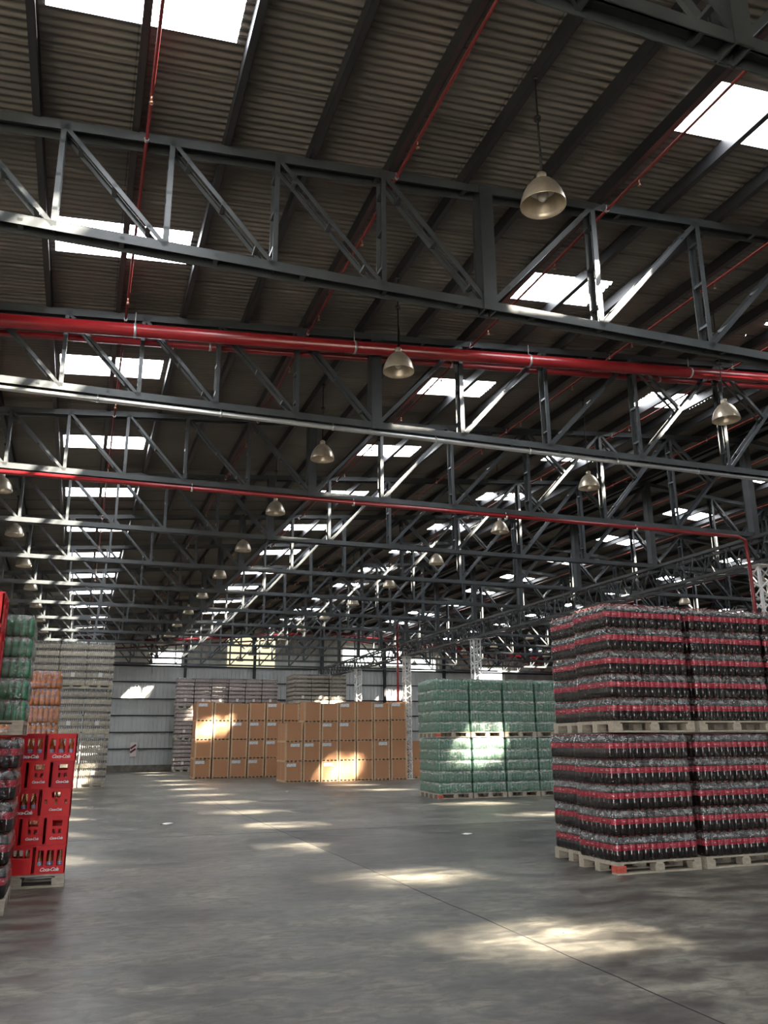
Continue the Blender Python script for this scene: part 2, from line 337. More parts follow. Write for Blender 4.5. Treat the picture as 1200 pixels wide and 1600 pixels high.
# outer roof skin keeps the daylight out everywhere but at the skylights
# skylights
for ci, (xa, xb) in enumerate(SKY_X):
    for k in BAYS:
        if k < 0 and ci < 3: continue
        xc, yc = (xa + xb) / 2, TY(k) + sum(SKY_Y) / 2
        m = MB(); n = 24; P = []
        for i in range(n + 1):
            yy = -0.35 + 0.70 * i / n
            z = 0.012 * math.sin(2 * math.pi * (yc + yy) / 0.0825)
            P += [(xa - xc - 0.04, yy, zroof(xa) - zroof(xc) + 0.03 + z), (xb - xc + 0.04, yy, zroof(xb) - zroof(xc) + 0.03 + z)]
        m.grid(P, 2, n + 1)
        o = m.obj('skylight', SKYLIGHT, loc=(xc, yc, zroof(xc)))
        where = f'beyond the {ORD[k + 1]} truss' if k >= 0 else ('just behind the viewer', 'second behind the viewer', 'third behind the viewer')[-1 - k]
        tag(o, f'bright skylight, {ORD[ci + 1]} row from left wall, in bay {where}', 'skylight', 'roof skylights')

# purlins
nx = 0; px = []
x = -1.8
while x * B < XR - 0.2: px.append(x * B); x += 0.195
px = [v for v in [(-0.19 - 0.195 * 8 + 0.195 * i) * B for i in range(0, 40)] if X0 < v < XR - 0.25]
px_all = [(v, 'left') for v in px] + [(2 * XR - v, 'right') for v in px]
for i, (v, side) in enumerate(px_all):
    m = MB(); sgn = 1 if side == 'left' else -1
    m.box(-0.0025, 0.0025, Y0, Y1, 0, 0.147); m.box(0, 0.06 * sgn, Y0, Y1, 0, 0.004) if sgn > 0 else m.box(-0.06, 0, Y0, Y1, 0, 0.004)
    m.box(min(0, 0.06 * sgn), max(0, 0.06 * sgn), Y0, Y1, 0.143, 0.147)
    a, c = sorted((0.056 * sgn, 0.06 * sgn)); m.box(a, c, Y0, Y1, 0, 0.02)
    o = m.obj('purlin', STEEL_DARK, loc=(v, 0, ztop(v) + 0.04))
    n = len(px) - (i % len(px))
    nm = ORD[n] if n <= 20 else 'twenty-' + ORD[n - 20]
    tag(o, f'dark steel roof purlin on the {side} slope, {nm} down from the ridge', 'purlin', 'roof purlins')
m = MB(); m.box(-0.08, 0.08, Y0, Y1, 0, 0.125); o = m.obj('ridge_purlin', STEEL_DARK, loc=(XR, 0, ztop(XR) + 0.04))
tag(o, 'doubled dark steel purlin running along under the roof ridge', 'purlin')

# ------------------------------------------------------------------ roof trusses
VX = [-1.74, -1.58, -1.42, -1.25, -1.08, -0.905, -0.725, -0.535, -0.3367, -0.1299, 0.0899, 0.3216, 0.5764, 0.8458, 1.1589, 1.4975, 1.8874, 2.2945, 2.715, 3.2]
IP = 13                                          # the stout post
G = 0.075                                        # half the gap between the twin angles
def angle(mb, p, q, leg, t, side, up):
    """one steel angle from p to q, on the near (-1) or far (+1) side"""
    y = side * G
    p = Vector((p[0], y, p[1])); q = Vector((q[0], y, q[1]))
    mb.bar(p, q, (0, t) if side < 0 else (-t, 0), (-leg / 2, leg / 2), (0, 1, 0))
    d = (q - p).normalized(); n = Vector((0, 1, 0)).cross(d)
    o = n * (leg / 2) * up
    mb.bar(p + o, q + o, (0, leg) if side < 0 else (-leg, 0), (-t / 2, t / 2), (0, 1, 0))
def twin(p, q, leg, t, up, battens=0):
    mb = MB()
    for s in (-1, 1): angle(mb, p, q, leg, t, s, up)
    for i in range(battens):
        u = (i + 0.5) / battens; x = p[0] + (q[0] - p[0]) * u; z = p[1] + (q[1] - p[1]) * u
        mb.box(x - 0.02, x + 0.02, -G, G, z - 0.015, z + 0.015)
    return mb
def make_truss():
    root = empty('roof_truss', (0, 0, 0))
    for mir in (False, True):
        fx = (lambda v: 2 * XR - v) if mir else (lambda v: v)
        V = [v * B for v in VX]
        a, c = (fx(X0 + 0.05), fx(XR))
        twin((a, ztop(X0)), (c, ztop(XR)), 0.085, 0.009, -1, 22).obj('top_chord', STEEL, root)
        twin((a, ZB), (c, ZB), 0.085, 0.009, -1 if not mir else 1, 26).obj('bottom_chord', STEEL, root)
        for i, v in enumerate(V):
            if i == len(V) - 1 and mir: continue
            if i in (IP, len(V) - 1):
                mb = MB(); x = fx(v); r = 0.07
                for s in (-1, 1): mb.box(x - r, x + r, s * 0.085 - 0.006, s * 0.085 + 0.006, ZB - 0.05, ztop(x) + 0.03)
                mb.box(x - r + 0.008, x - r + 0.02, -0.079, 0.079, ZB - 0.05, ztop(x) + 0.03); mb.box(x + r - 0.02, x + r - 0.008, -0.079, 0.079, ZB - 0.05, ztop(x) + 0.03)
                mb.obj('post', STEEL, root)
            else:
                twin((fx(v), ZB), (fx(v), ztop(v)), 0.042 if i < IP else 0.055, 0.006, 1, 3).obj('vertical_strut', STEEL, root)
            if i > 0:
                lo, hi = (V[i], V[i - 1]) if i <= IP else (V[i - 1], V[i])
                twin((fx(lo), ZB), (fx(hi), ztop(hi)), 0.036 if i < IP else 0.048, 0.006, 1, 3).obj('diagonal_brace', STEEL, root)
                if i > IP + 3:
                    mx, mz = (lo + hi) / 2, (ZB + ztop(hi)) / 2
                    twin((fx(V[i - 1]), ztop(V[i - 1])), (fx(mx), mz), 0.045, 0.006, 1, 2).obj('half_brace', STEEL, root)
    return root
truss = make_truss()
for k in range(0, 14):
    t = truss if k == 0 else copy_tree(truss)
    t.location = (0, TY(k), 0)
    tag(t, f'grey steel roof truss spanning the hall, {ORD[k + 1]} in line from the viewer', 'truss', 'roof trusses')

# ------------------------------------------------------------------ lattice columns and girder under the ridge
def zigzag(mb, p, q, off, n, r):
    """a laced plane between two chords p->q, shifted by off"""
    p, q, off = Vector(p), Vector(q), Vector(off)
    for i in range(n):
        a = p.lerp(q, i / n); c = p.lerp(q, (i + 1) / n)
        if i % 2: a += off
        else: c += off
        mb.tube([a, c], r, 4)
GZ0, GZ1, GW = 4.90, 5.48, 0.17
def lattice_column(y, label):
    root = empty('lattice_column', (XR, y, 0)); hw = 0.14; h = GZ0
    for sx in (-1, 1):
        for sy in (-1, 1):
            m = MB(); m.box(min(0, -sx * 0.05), max(0, -sx * 0.05), -0.004, 0.004, 0, h); m.box(-0.004, 0.004, min(0, -sy * 0.05), max(0, -sy * 0.05), 0, h)
            m.obj('leg', STEEL_LIGHT, root, (sx * hw, sy * hw, 0))
    for a, o in (((-hw, -hw), (2 * hw, 0)), ((-hw, hw), (2 * hw, 0)), ((-hw, -hw), (0, 2 * hw)), ((hw, -hw), (0, 2 * hw))):
        m = MB(); zigzag(m, (a[0], a[1], 0.05), (a[0], a[1], h - 0.05), (o[0], o[1], 0), 22, 0.019); m.obj('lacing', STEEL_LIGHT, root)
    m = MB(); m.box(-0.22, 0.22, -0.22, 0.22, 0, 0.02); m.obj('base_plate', STEEL_LIGHT, root)
    m = MB(); m.box(-0.19, 0.19, -0.19, 0.19, h - 0.02, h); m.obj('cap_plate', STEEL_LIGHT, root)
    tag(root, label, 'column', 'lattice columns'); return root
CN = {1: 'nearest of the line, outside the right edge of the stacks', 3: 'beside the red drop pipe right of the cola stacks', 5: 'hidden behind the cola bottle stacks', 7: 'rising behind the green bottle stacks',
      9: 'beside the thin red drop pipe by the cartons', 11: 'behind the carton stack, second from the end wall', 13: 'closest to the end wall'}
for k, t in CN.items():
    lattice_column(TY(k), f'white laced steel column under the ridge, {t}')
root = empty('lattice_girder', (XR, 0, 0)); ya, yb = TY(1), TY(13) + 0.3
for sx in (-1, 1):
    for zz in (GZ0 + 0.03, GZ1 - 0.03):
        m = MB(); m.box(-0.035, 0.035, ya, yb, -0.03, 0.03); m.obj('chord', STEEL_BLACK, root, (sx * GW, 0, zz))
    m = MB(); zigzag(m, (0, ya, GZ0 + 0.03), (0, yb, GZ0 + 0.03), (0, 0, GZ1 - GZ0 - 0.06), 150, 0.016); m.obj('web_lacing', STEEL, root, (sx * GW, 0, 0))
for zz in (GZ0 + 0.03, GZ1 - 0.03):
    m = MB(); zigzag(m, (-GW, ya, zz), (-GW, yb, zz), (2 * GW, 0, 0), 110, 0.011); m.obj('flat_lacing', STEEL_BLACK, root)
tag(root, 'dark laced box girder running lengthwise on the white lattice columns', 'girder')

# ------------------------------------------------------------------ walls
def ribbed(x0, x1, z0, z1fn, pitch=0.22):
    """vertical ribbed sheets in the plane y = 0"""
    mb = MB(); x = x0; pts = []
    while x < x1:
        for dx, dy in ((0, 0), (0.012, -0.025), (0.045, -0.025), (0.057, 0)):
            if x + dx < x1: pts.append((x + dx, dy))
        x += pitch
    pts.append((x1, 0)); P = [(a, c, z0) for a, c in pts] + [(a, c, z1fn(a)) for a, c in pts]
    mb.grid(P, len(pts), 2, smooth=False); return mb
ZG = 5.57
tag(ribbed(X0, X1, 0.33, lambda x: ZG).obj('wall_far', WALL, loc=(0, Y1, 0)), kind='structure')
ya_, yb_ = 1.93 * B, 2.62 * B
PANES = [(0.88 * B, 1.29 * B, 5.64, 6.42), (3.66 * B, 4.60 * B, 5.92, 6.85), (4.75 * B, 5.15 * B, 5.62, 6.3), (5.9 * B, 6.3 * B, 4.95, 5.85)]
tag(ribbed(X0, ya_, ZG, lambda x: zroof(x) + 0.1).obj('wall_far_gable', WALL_UP, loc=(0, Y1, 0)), kind='structure')
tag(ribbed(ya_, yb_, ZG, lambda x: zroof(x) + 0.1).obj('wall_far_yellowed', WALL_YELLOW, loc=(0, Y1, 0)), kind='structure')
tag(ribbed(yb_, X1, ZG, lambda x: zroof(x) + 0.1).obj('wall_far_gable_right', WALL_UP, loc=(0, Y1, 0)), kind='structure')
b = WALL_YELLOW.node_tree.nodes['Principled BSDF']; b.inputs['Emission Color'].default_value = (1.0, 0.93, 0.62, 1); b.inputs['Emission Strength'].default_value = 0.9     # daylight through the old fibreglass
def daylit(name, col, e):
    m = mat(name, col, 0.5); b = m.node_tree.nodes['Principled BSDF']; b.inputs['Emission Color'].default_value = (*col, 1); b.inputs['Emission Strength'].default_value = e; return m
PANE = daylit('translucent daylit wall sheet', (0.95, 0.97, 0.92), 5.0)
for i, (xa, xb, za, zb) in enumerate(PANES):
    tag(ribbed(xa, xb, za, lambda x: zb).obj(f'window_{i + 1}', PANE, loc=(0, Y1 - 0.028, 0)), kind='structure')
m = MB(); m.box(X0, X1, Y1 - 0.06, Y1 + 0.2, 0, 0.33); m.box(X0, X1, Y1 + 0.03, Y1 + 0.2, 0.33, 9); tag(m.obj('wall_far_plinth', PLINTH), kind='structure')
m = MB(); m.box(X0 - 0.2, X0, Y0, Y1 + 0.2, 0, zroof(X0) + 0.15); tag(m.obj('wall_left', WALL), kind='structure')
m = MB(); m.box(X1, X1 + 0.2, Y0, Y1 + 0.2, 0, zroof(X0) + 0.15); tag(m.obj('wall_right', WALL), kind='structure')
DX0, DX1, DZ = -6.5, -0.5, 4.6                    # the open loading door behind the viewer
m = MB(); m.box(X0, DX0, Y0 - 0.2, Y0, 0, 8.2); m.box(DX1, X1, Y0 - 0.2, Y0, 0, 8.2); m.box(DX0, DX1, Y0 - 0.2, Y0, DZ, 8.2)
tag(m.obj('wall_near', WALL), kind='structure')
m = MB(); m.box(-60, 90, -60, Y0 - 0.2, -0.3, -0.12); tag(m.obj('ground_outside', mat('yard concrete', (0.35, 0.34, 0.32), 0.9)), kind='structure')
pl = bpy.data.lights.new('door_portal', 'AREA'); pl.shape = 'RECTANGLE'; pl.size = DX1 - DX0; pl.size_y = DZ; pl.cycles.is_portal = True
po = bpy.data.objects.new('door_portal', pl); COL.objects.link(po); po.location = ((DX0 + DX1) / 2, Y0 - 0.1, DZ / 2); po.rotation_euler = (math.radians(90), 0, math.radians(180))
for i, z in enumerate((5.57, 4.70, 3.79, 2.91, 2.03, 1.17)):
    m = MB(); m.box(X0, X1, -0.03, 0.03, -0.045, 0.045) if i == 0 else m.box(X0, X1, -0.02, 0.02, -0.03, 0.03)
    tag(m.obj('wall_rail', STEEL_DARK, loc=(0, Y1 - 0.06, z)), f'dark horizontal rail across the end wall, {ORD[i + 1]} counting downward', 'rail', 'end wall rails')
for i, x in enumerate((5.39, 9.27, 13.26, 17.19, 21.1)):
    m = MB(); z1 = zroof(x) - 0.02
    m.box(-0.07, 0.07, -0.10, -0.09, 0, z1); m.box(-0.07, 0.07, 0.09, 0.10, 0, z1); m.box(-0.006, 0.006, -0.09, 0.09, 0, z1)
    tag(m.obj('wall_post', STEEL_DARK, loc=(x, Y1 - 0.22, 0)), f'dark steel post standing against the end wall, {ORD[i + 1]} from the left', 'post', 'end wall posts')

# sign on the end wall
r = empty('wall_sign', (2.905, Y1 - 0.14, 0.78))
m = MB(); m.box(-0.17, 0.17, 0, 0.01, 0, 0.72); m.obj('panel', SIGN_PINK, r)
m = MB()
for z in (0.30, 0.50): m.bar((-0.15, -0.002, z - 0.10), (0.12, -0.002, z + 0.10), (-0.001, 0.002), (-0.05, 0.05), (0, 1, 0))
m.obj('dark_stripe', SIGN_RED, r)
tag(r, 'white sign with slanted dark red stripes hanging low on the end wall', 'sign')
r = empty('wall_notice', (2.87, Y1 - 0.05, 4.36)); m = MB(); m.box(-0.09, 0.09, 0, 0.008, 0, 0.22); m.obj('panel', PAPER, r)
m = MB(); m.box(-0.045, 0.045, -0.003, 0, 0.06, 0.15); m.obj('dark_symbol', STEEL, r)
tag(r, 'small white notice with a dark symbol high on the end wall', 'sign')

# ------------------------------------------------------------------ pipes
def pipe_run(name, pts, rad, label, heads=(), clamps=(), material=RED_PIPE):
    r = empty(name, pts[0]); o = Vector(pts[0])
    m = MB(); m.tube([Vector(p) - o for p in pts], rad, 12); m.obj('pipe', material, r)
    for h in heads:
        q = Vector(h) - o; m = MB()
        m.tube([q, q - Vector((0, 0, rad + 0.035))], 0.009, 6); m.lathe([(0.004, -0.070 - rad), (0.019, -0.068 - rad), (0.019, -0.063 - rad), (0.008, -0.035 - rad)], 8, c=tuple(q))
        m.obj('sprinkler_head', BRASS, r)
    for c, d, up in clamps:
        q = Vector(c) - o; d = Vector(d).normalized(); m = MB(); m.tube([q - d * 0.015, q + d * 0.015], rad + 0.006, 12); m.tube([q + Vector((0, 0, rad)), q + Vector((0, 0, rad + up))], 0.006, 5)
        m.obj('clamp', GALV, r)
    tag(r, label, 'pipe'); return r
yp = 2.355 * B
zp = lambda x, o: H + (1.178 + o) * B + 0.083 * x if x <= XR else H + (1.178 + o) * B + 0.083 * (2 * XR - x)
XA, XB = X0 + 0.1, X1 - 0.1
pipe_run('fire_main_pipe', [(XA, yp, zp(XA, 0)), (XR, yp, zp(XR, 0)), (XB, yp, zp(XB, 0))], 0.082, 'thick red fire main crossing the hall in front of the third roof truss',
         clamps=[((x, yp, zp(x, 0)), (1, 0, 0.083), 0.16) for x in (0.25, 3.0, 5.6, 8.4, 11.2, 14, 17)])
yq = 2.47 * B
pipe_run('fire_branch_pipe', [(XA, yq, zp(XA, 0.018)), (XR, yq, zp(XR, 0.018)), (XB, yq, zp(XB, 0.018))], 0.04, 'thinner red pipe crossing the hall just behind the thick red main',
         clamps=[((x, yq, zp(x, 0.018)), (1, 0, 0.083), 0.2) for x in (1.2, 4.6, 8.2, 11.4)])
yt = TY(3) - 0.13
pipe_run('fire_crossing_pipe', [(XA, yt, ZB - 0.14), (12.25, yt, ZB - 0.09), (12.42, yt, ZB - 0.16), (12.45, yt, ZB - 0.6), (12.45, yt, 0.0)], 0.036,
         'slim red pipe under the fourth truss, dropping down the column beside the cola stacks', clamps=[((x, yt, ZB - 0.13), (1, 0, 0), 0.06) for x in (1.4, 4.1, 7.0, 9.8)])
yt = TY(9) + 0.42
pipe_run('fire_drop_pipe', [(XR - 0.25, yt, 6.3), (XR - 0.25, yt, 0.0)], 0.05, 'red vertical drop pipe against the far lattice column behind the cartons')
ye = 11.40 * B
pipe_run('end_main_pipe', [(X0 + 1, ye, ztop(X0 + 1) - 0.14), (XR, ye, ztop(XR) - 0.14), (X1 - 1, ye, ztop(X0 + 1) - 0.14)], 0.085, 'thick red fire main crossing close to the end wall')
pipe_run('end_branch_pipe', [(X0 + 1, ye + 0.5, ztop(X0 + 1) - 0.38), (XR, ye + 0.5, ztop(XR) - 0.38), (X1 - 1, ye + 0.5, ztop(X0 + 1) - 0.38)], 0.045, 'thin red pipe crossing just below the red main by the end wall')
for i, xb in enumerate((0.035, 0.605, 1.195, 1.775, 2.36, 2.94)):
    for mir in (False, True):
        x = xb * B if not mir else 2 * XR - xb * B
        z = ztop(x) - 0.062
        hd = [(x, TY(k) + o * BAY, z) for k in range(0, 12) for o in (0.28, 0.80)] if not mir else []
        cl = [((x, TY(k) - 0.12, z), (0, 1, 0), 0.05) for k in range(0, 12)] if not mir else []
        side = 'right' if mir else 'left'
        pipe_run('sprinkler_pipe', [(x, Y0 + 0.5, z), (x, ye - 0.1, z)], 0.014, f'slim red sprinkler pipe lengthwise under the {side} roof slope, {ORD[6 - i]} out from the ridge', hd, cl, RED_DULL)['group'] = 'lengthwise sprinkler pipes'
# cable conduit under the second visible truss
yc = TY(2) - 0.02
pipe_run('cable_conduit', [(X0 + 0.1, yc, ZB - 0.085), (XR - 0.2, yc, ZB - 0.085)], 0.032, 'pale metal cable conduit clipped under the third roof truss',
         clamps=[((x, yc, ZB - 0.085), (1, 0, 0), 0.12) for x in (-0.1, 1.35, 2.8, 4.25, 5.7, 7.15, 8.6, 10.1, 11.6)], material=GALV)

# ------------------------------------------------------------------ pendant lamps
def make_lamp():
    r = empty('pendant_lamp', (0, 0, 0))
    m = MB(); pr = [(0.030, 0.275), (0.055, 0.262), (0.085, 0.235), (0.120, 0.185), (0.150, 0.120), (0.168, 0.055), (0.178, 0.0), (0.182, 0.0), (0.182, 0.006), (0.174, 0.058), (0.156, 0.124), (0.126, 0.190), (0.090, 0.242), (0.058, 0.270), (0.030, 0.285)]
    pr = [(a, c * 0.86 + 0.04 * 0.86) for a, c in pr]
    m.lathe(pr, 28, caps=False); m.obj('shade', ALU, r)
    m = MB(); m.lathe([(0.034, 0.268), (0.040, 0.275), (0.040, 0.325), (0.030, 0.335), (0.012, 0.345)], 14); m.obj('lamp_holder', ALU, r)
    m = MB(); m.lathe([(0.016, 0.262), (0.02, 0.22), (0.042, 0.17), (0.046, 0.13), (0.036, 0.095), (0.012, 0.075)], 14); m.obj('bulb', GLASS_BULB, r)
    m = MB(); m.lathe([(0.07, 0.215), (0.10, 0.17), (0.102, 0.17), (0.072, 0.217)], 20, caps=False); m.lathe([(0.075, 0.24), (0.055, 0.252), (0.057, 0.256), (0.078, 0.243)], 20, caps=False); m.obj('reflector_ring', ALU_IN, r)
    return r
lamp0 = make_lamp(); first = True
ROWS = [(-0.385, 'row left of the stout truss posts'), (0.785, 'row beside the stout truss posts'), (1.955, 'row left of the ridge'), (4.445, 'row right of the ridge'), (5.615, 'row far right of the ridge')]
rod = {}
for xb, rowname in ROWS:
    x = xb * B
    for k in range(0, 13):
        if k == 0 and xb < 0.5: continue
        lp = lamp0 if first else copy_tree(lamp0); first = False
        y = TY(k) + 0.453 * B - 0.012 * B * min(k, 3); z = H + 1.012 * B
        lp.location = (x, y, z); lp.rotation_euler = (0, 0, random.uniform(0, 6))
        ln = ztop(x) + 0.0405 - z
        key = round(ln, 3)
        if key not in rod:
            m = MB(); m.tube([(0, 0, 0.34), (0.004, 0, 0.6), (0, 0, ln)], 0.008, 6); m.tube([(0.014, 0, 0.36), (0.02, 0.0, 0.5), (0.008, 0, 0.62)], 0.005, 5); m.lathe([(0.03, ln - 0.03), (0.03, ln)], 8); rod[key] = m.mesh('rod', CABLE)
        add('hanging_rod', rod[key], lp)
        tag(lp, f'bell shaped metal pendant lamp, {rowname}, {ORD[k + 1]} lamp away', 'pendant lamp', 'pendant lamps under the roof')

# ------------------------------------------------------------------ pallets
def pallet_parts(W, D, red=False):
    r = empty('wooden_pallet', (0, 0, 0))     # origin: front left corner on the ground, front faces -y
    bl = MB(); bl.box(0, 0.13, 0, 0.11, 0.022, 0.098); blm = bl.mesh('block', WOOD); blr = bl.mesh('block_red', WOOD_RED)
    for i in range(3):
        y = (0, D / 2 - 0.055, D - 0.11)[i]
        m = MB(); m.box(0, W, y, y + 0.11, 0, 0.02); m.obj('bottom_board', WOOD, r)
        for j in range(3):
            x = (0, W / 2 - 0.065, W - 0.13)[j]
            isr = red and i == 0 and j == 0
            o = add('block', blr if isr else blm, r, (x, y, 0))
            if isr: o['label'] = 'corner block daubed with red paint'
    n = 7; wd = 0.105
    for i in range(3):
        x = (0, W / 2 - 0.05, W - 0.10)[i]; m = MB(); m.box(x, x + 0.10, 0, D, 0.098, 0.116); m.obj('stringer_board', WOOD, r)
    for i in range(n):
        y = (D - wd) * i / (n - 1); m = MB(); m.box(0, W, y, y + wd, 0.116, 0.136); m.obj('deck_board', WOOD, r)
    return r
def pallet_simple(W, D):
    m = MB()
    for i in range(3):
        y = (0, D / 2 - 0.055, D - 0.11)[i]; m.box(0, W, y, y + 0.11, 0, 0.02)
        for x in (0, W / 2 - 0.065, W - 0.13): m.box(x, x + 0.13, y, y + 0.11, 0.021, 0.098)
    for x in (0, W / 2 - 0.05, W - 0.10): m.box(x, x + 0.1, 0, D, 0.099, 0.116)
    m.box(0, W, 0, D, 0.117, 0.136); return m.mesh('wooden_pallet', WOOD)
PH = 0.138

# ------------------------------------------------------------------ wrapped bottle loads
def bottle_mesh(r, h, seg, name, material, neck=0.013, waist=0.92):
    m = MB(); m.lathe([(r * 0.72, 0), (r, h * 0.045), (r, h * 0.30), (r * waist, h * 0.38), (r * waist, h * 0.62), (r, h * 0.68), (r * 0.93, h * 0.76), (r * 0.62, h * 0.86), (neck, h * 0.925), (neck, h * 0.955)], seg); return m.mesh(name, material)
def film_mesh(nx, ny, p, layers, lh, name, material, inset=0.028, amp=0.010, seed=1):
    rnd = random.Random(seed); W, D = nx * p, ny * p; per = []
    def edge(ax, ay, bx, by, n, nxm, nym):
        for i in range(n):
            for u, sc in ((0.0, 1.0), (0.33, 0.15), (0.67, 0.15)):
                t = (i + u) / n
                k = sc if not (i == 0 and u == 0) else 0.0
                per.append((ax + (bx - ax) * t, ay + (by - ay) * t, nxm, nym, k, i == 0 and u == 0))
    edge(0, 0, W, 0, nx, 0, -1); edge(W, 0, W, D, ny, 1, 0); edge(W, D, 0, D, nx, 0, 1); edge(0, D, 0, 0, ny, -1, 0)
    rings = []
    for l in range(layers):
        for u, ins in ((0.0, 0.55), (0.10, 0.05), (0.40, 0.0), (0.66, 0.05), (0.80, 0.45), (0.93, 1.0)): rings.append((l * lh + u * lh, ins))
    rings.append((layers * lh, 1.0))
    P = []; n = len(per); cx, cy = W / 2, D / 2
    for z, ins in rings:
        for x, y, ax, ay, k, corner in per:
            d = ins * inset + amp * k - 0.006 + rnd.uniform(-0.003, 0.003)
            if corner:
                sx, sy = (1 if x < cx else -1), (1 if y < cy else -1); q = (x + sx * (0.012 + ins * inset), y + sy * (0.012 + ins * inset))
            else: q = (x - ax * d, y - ay * d)
            P.append((q[0], q[1], max(0.0, z + rnd.uniform(-0.004, 0.004))))
    m = MB(); m.grid(P, n, len(rings), wrap=True)
    e = len(m.v) - n; m.v.append((cx, cy, layers * lh + 0.012)); c = len(m.v) - 1
    for i in range(n): m.f.append((e + i, e + (i + 1) % n, c)); m.m.append(0); m.sm.append(True)
    return m.mesh(name, material)
class LoadKind:
    def __init__(s, key, nx, ny, p, layers, lh, body, labelm, capm, film, shape, sub=True, label_z=(0.42, 0.66)):
        s.__dict__.update(locals()); r = p * 0.485; bh = lh - 0.006; seg = 14 if sub else 10
        s.bottle = bottle_mesh(r, bh, seg, 'bottle', body, 0.014 if p > 0.08 else 0.011); s.W, s.D, s.Hh = nx * p, ny * p, layers * lh
        m = MB(); m.lathe([(r * 0.93, bh * label_z[0]), (r * 0.955, bh * (label_z[0] + 0.01)), (r * 0.955, bh * (label_z[1] - 0.01)), (r * 0.93, bh * label_z[1])], seg, caps=False); s.lab = m.mesh('label', labelm) if labelm else None
        m = MB(); m.lathe([(0.017, bh * 0.945), (0.017, bh * 0.995), (0.014, bh)], 8); s.cap = m.mesh('cap', capm)
        s.films = [film_mesh(nx, ny, p, layers, lh, 'stretch_film', film, inset=0.42 * p * 0.7, seed=q) for q in (1, 2)]
    def pos(s, i, j, l): return ((i + 0.5) * s.p, (j + 0.5) * s.p, l * s.lh)
    def inner(s, skip):
        m = MB(); r = s.p * 0.47; bh = s.lh - 0.006; lz = s.label_z
        for l in range(s.layers):
            for j in range(s.ny):
                for i in range(s.nx):
                    if (i, j, l) in skip: continue
                    if 2 <= i < s.nx - 2 and 2 <= j < s.ny - 2 and l < s.layers - 1: continue
                    c = s.pos(i, j, l)
                    m.lathe([(r * 0.8, 0), (r, bh * 0.05), (r, bh * 0.74), (r * 0.6, bh * 0.87), (0.013, bh * 0.95)], 6, 0, c)
                    if s.lab: m.lathe([(r * 1.01, bh * lz[0]), (r * 1.01, bh * lz[1])], 6, 1, c, caps=False)
                    m.lathe([(0.016, bh * 0.95), (0.015, bh)], 5, 2, c)
        return m.mesh('hidden_bottles', [s.body, s.labelm or s.body, s.capm])
def make_load(K, faces, name):
    root = empty(name, (0, 0, 0)); show = []
    if 'front' in faces: show += [(i, 0, l) for l in range(K.layers) for i in range(K.nx)]
    if 'left' in faces: show += [(0, j, l) for l in range(K.layers) for j in range(1 if 'front' in faces else 0, K.ny)]
    show = show[:100]
    for (i, j, l) in show:
        o = add('bottle', K.bottle, root, K.pos(i, j, l), (0, 0, random.uniform(0, 6.28)))
        if K.sub:
            add('cap', K.cap, o)
            if K.lab: add('label', K.lab, o)
    st = add('bottle', K.inner(set(show)), root); st['kind'] = 'stuff'; st['label'] = 'bottles packed behind the outer rows'
    add('stretch_film', K.films[0], root)
    return root
K_COLA = LoadKind('cola', 12, 8, 0.0985, 5, 0.289, COLA, LABEL_RED, CAP_RED, FILM, None)
K_GREEN = LoadKind('green', 12, 9, 0.083, 5, 0.2865, GREEN, None, CAP_DARK, FILM_GREEN, None, sub=False)
K_SMALL = LoadKind('small', 15, 10, 0.065, 5, 0.205, GREEN_LIGHT, None, CAP_DARK, FILM_LIGHT, None, sub=False)
K_ORANGE = LoadKind('orange', 11, 8, 0.09, 4, 0.31, ORANGE, ORANGE_LABEL, CAP_RED, FILM_LIGHT, None, sub=False, label_z=(0.30, 0.58))
protos = {}; pal_protos = {}
def load(K, faces, loc, rz, label, cat, group, name):
    key = (K.key, faces)
    if key not in protos: protos[key] = r = make_load(K, faces, name)
    else: r = copy_tree(protos[key])
    r.location = loc; r.rotation_euler = (0, 0, rz); tag(r, label, cat, group)
    for c in r.children:
        if c.name.startswith('stretch_film'): c.data = K.films[random.randint(0, 1)]
    return r
def pallet(W, D, loc, rz, label, group, red=False):
    key = (W, D, red)
    if key not in pal_protos: pal_protos[key] = r = pallet_parts(W, D, red)
    else: r = copy_tree(pal_protos[key])
    r.location = loc; r.rotation_euler = (0, 0, rz); tag(r, label, 'pallet', group); return r

# cola stacks on the right: three wide, a second stack behind the corner one, two loads high
CX = [6.02, 7.30, 8.56]
CS = ['stack at the near left corner', 'middle stack of the front row', 'right end stack of the front row', 'stack behind the near left corner one']
CP = [(6.02, 8.83, 0), (7.30, 8.83, 0), (8.56, 8.83, 0), (6.17, 9.66, 0)]
for si, ((x, y, _), nm) in enumerate(zip(CP, CS)):
    for lv in range(2):
        z = lv * 1.60; dx = (0.0, 0.10)[lv] if si != 2 else 0.06 * lv; lvn = ('lower', 'upper')[lv]
        faces = ('front', 'left') if si in (0,) else (('front',) if si in (1, 2) else ('left',))
        rz = random.uniform(-0.008, 0.008)
        under = 'resting on the floor' if lv == 0 else 'resting on the lower load'
        pallet(1.2, 0.8, (x + dx, y, z), rz, f'pale wooden pallet {under}, cola {nm}', 'pallets under the cola loads', red=(si == 0 and lv == 0))
        load(K_COLA, faces, (x + dx + 0.01, y + 0.005, z + PH), rz, f'{lvn} film wrapped load of dark cola bottles, {nm}', 'bottle load', 'cola bottle loads', 'bottle_load')

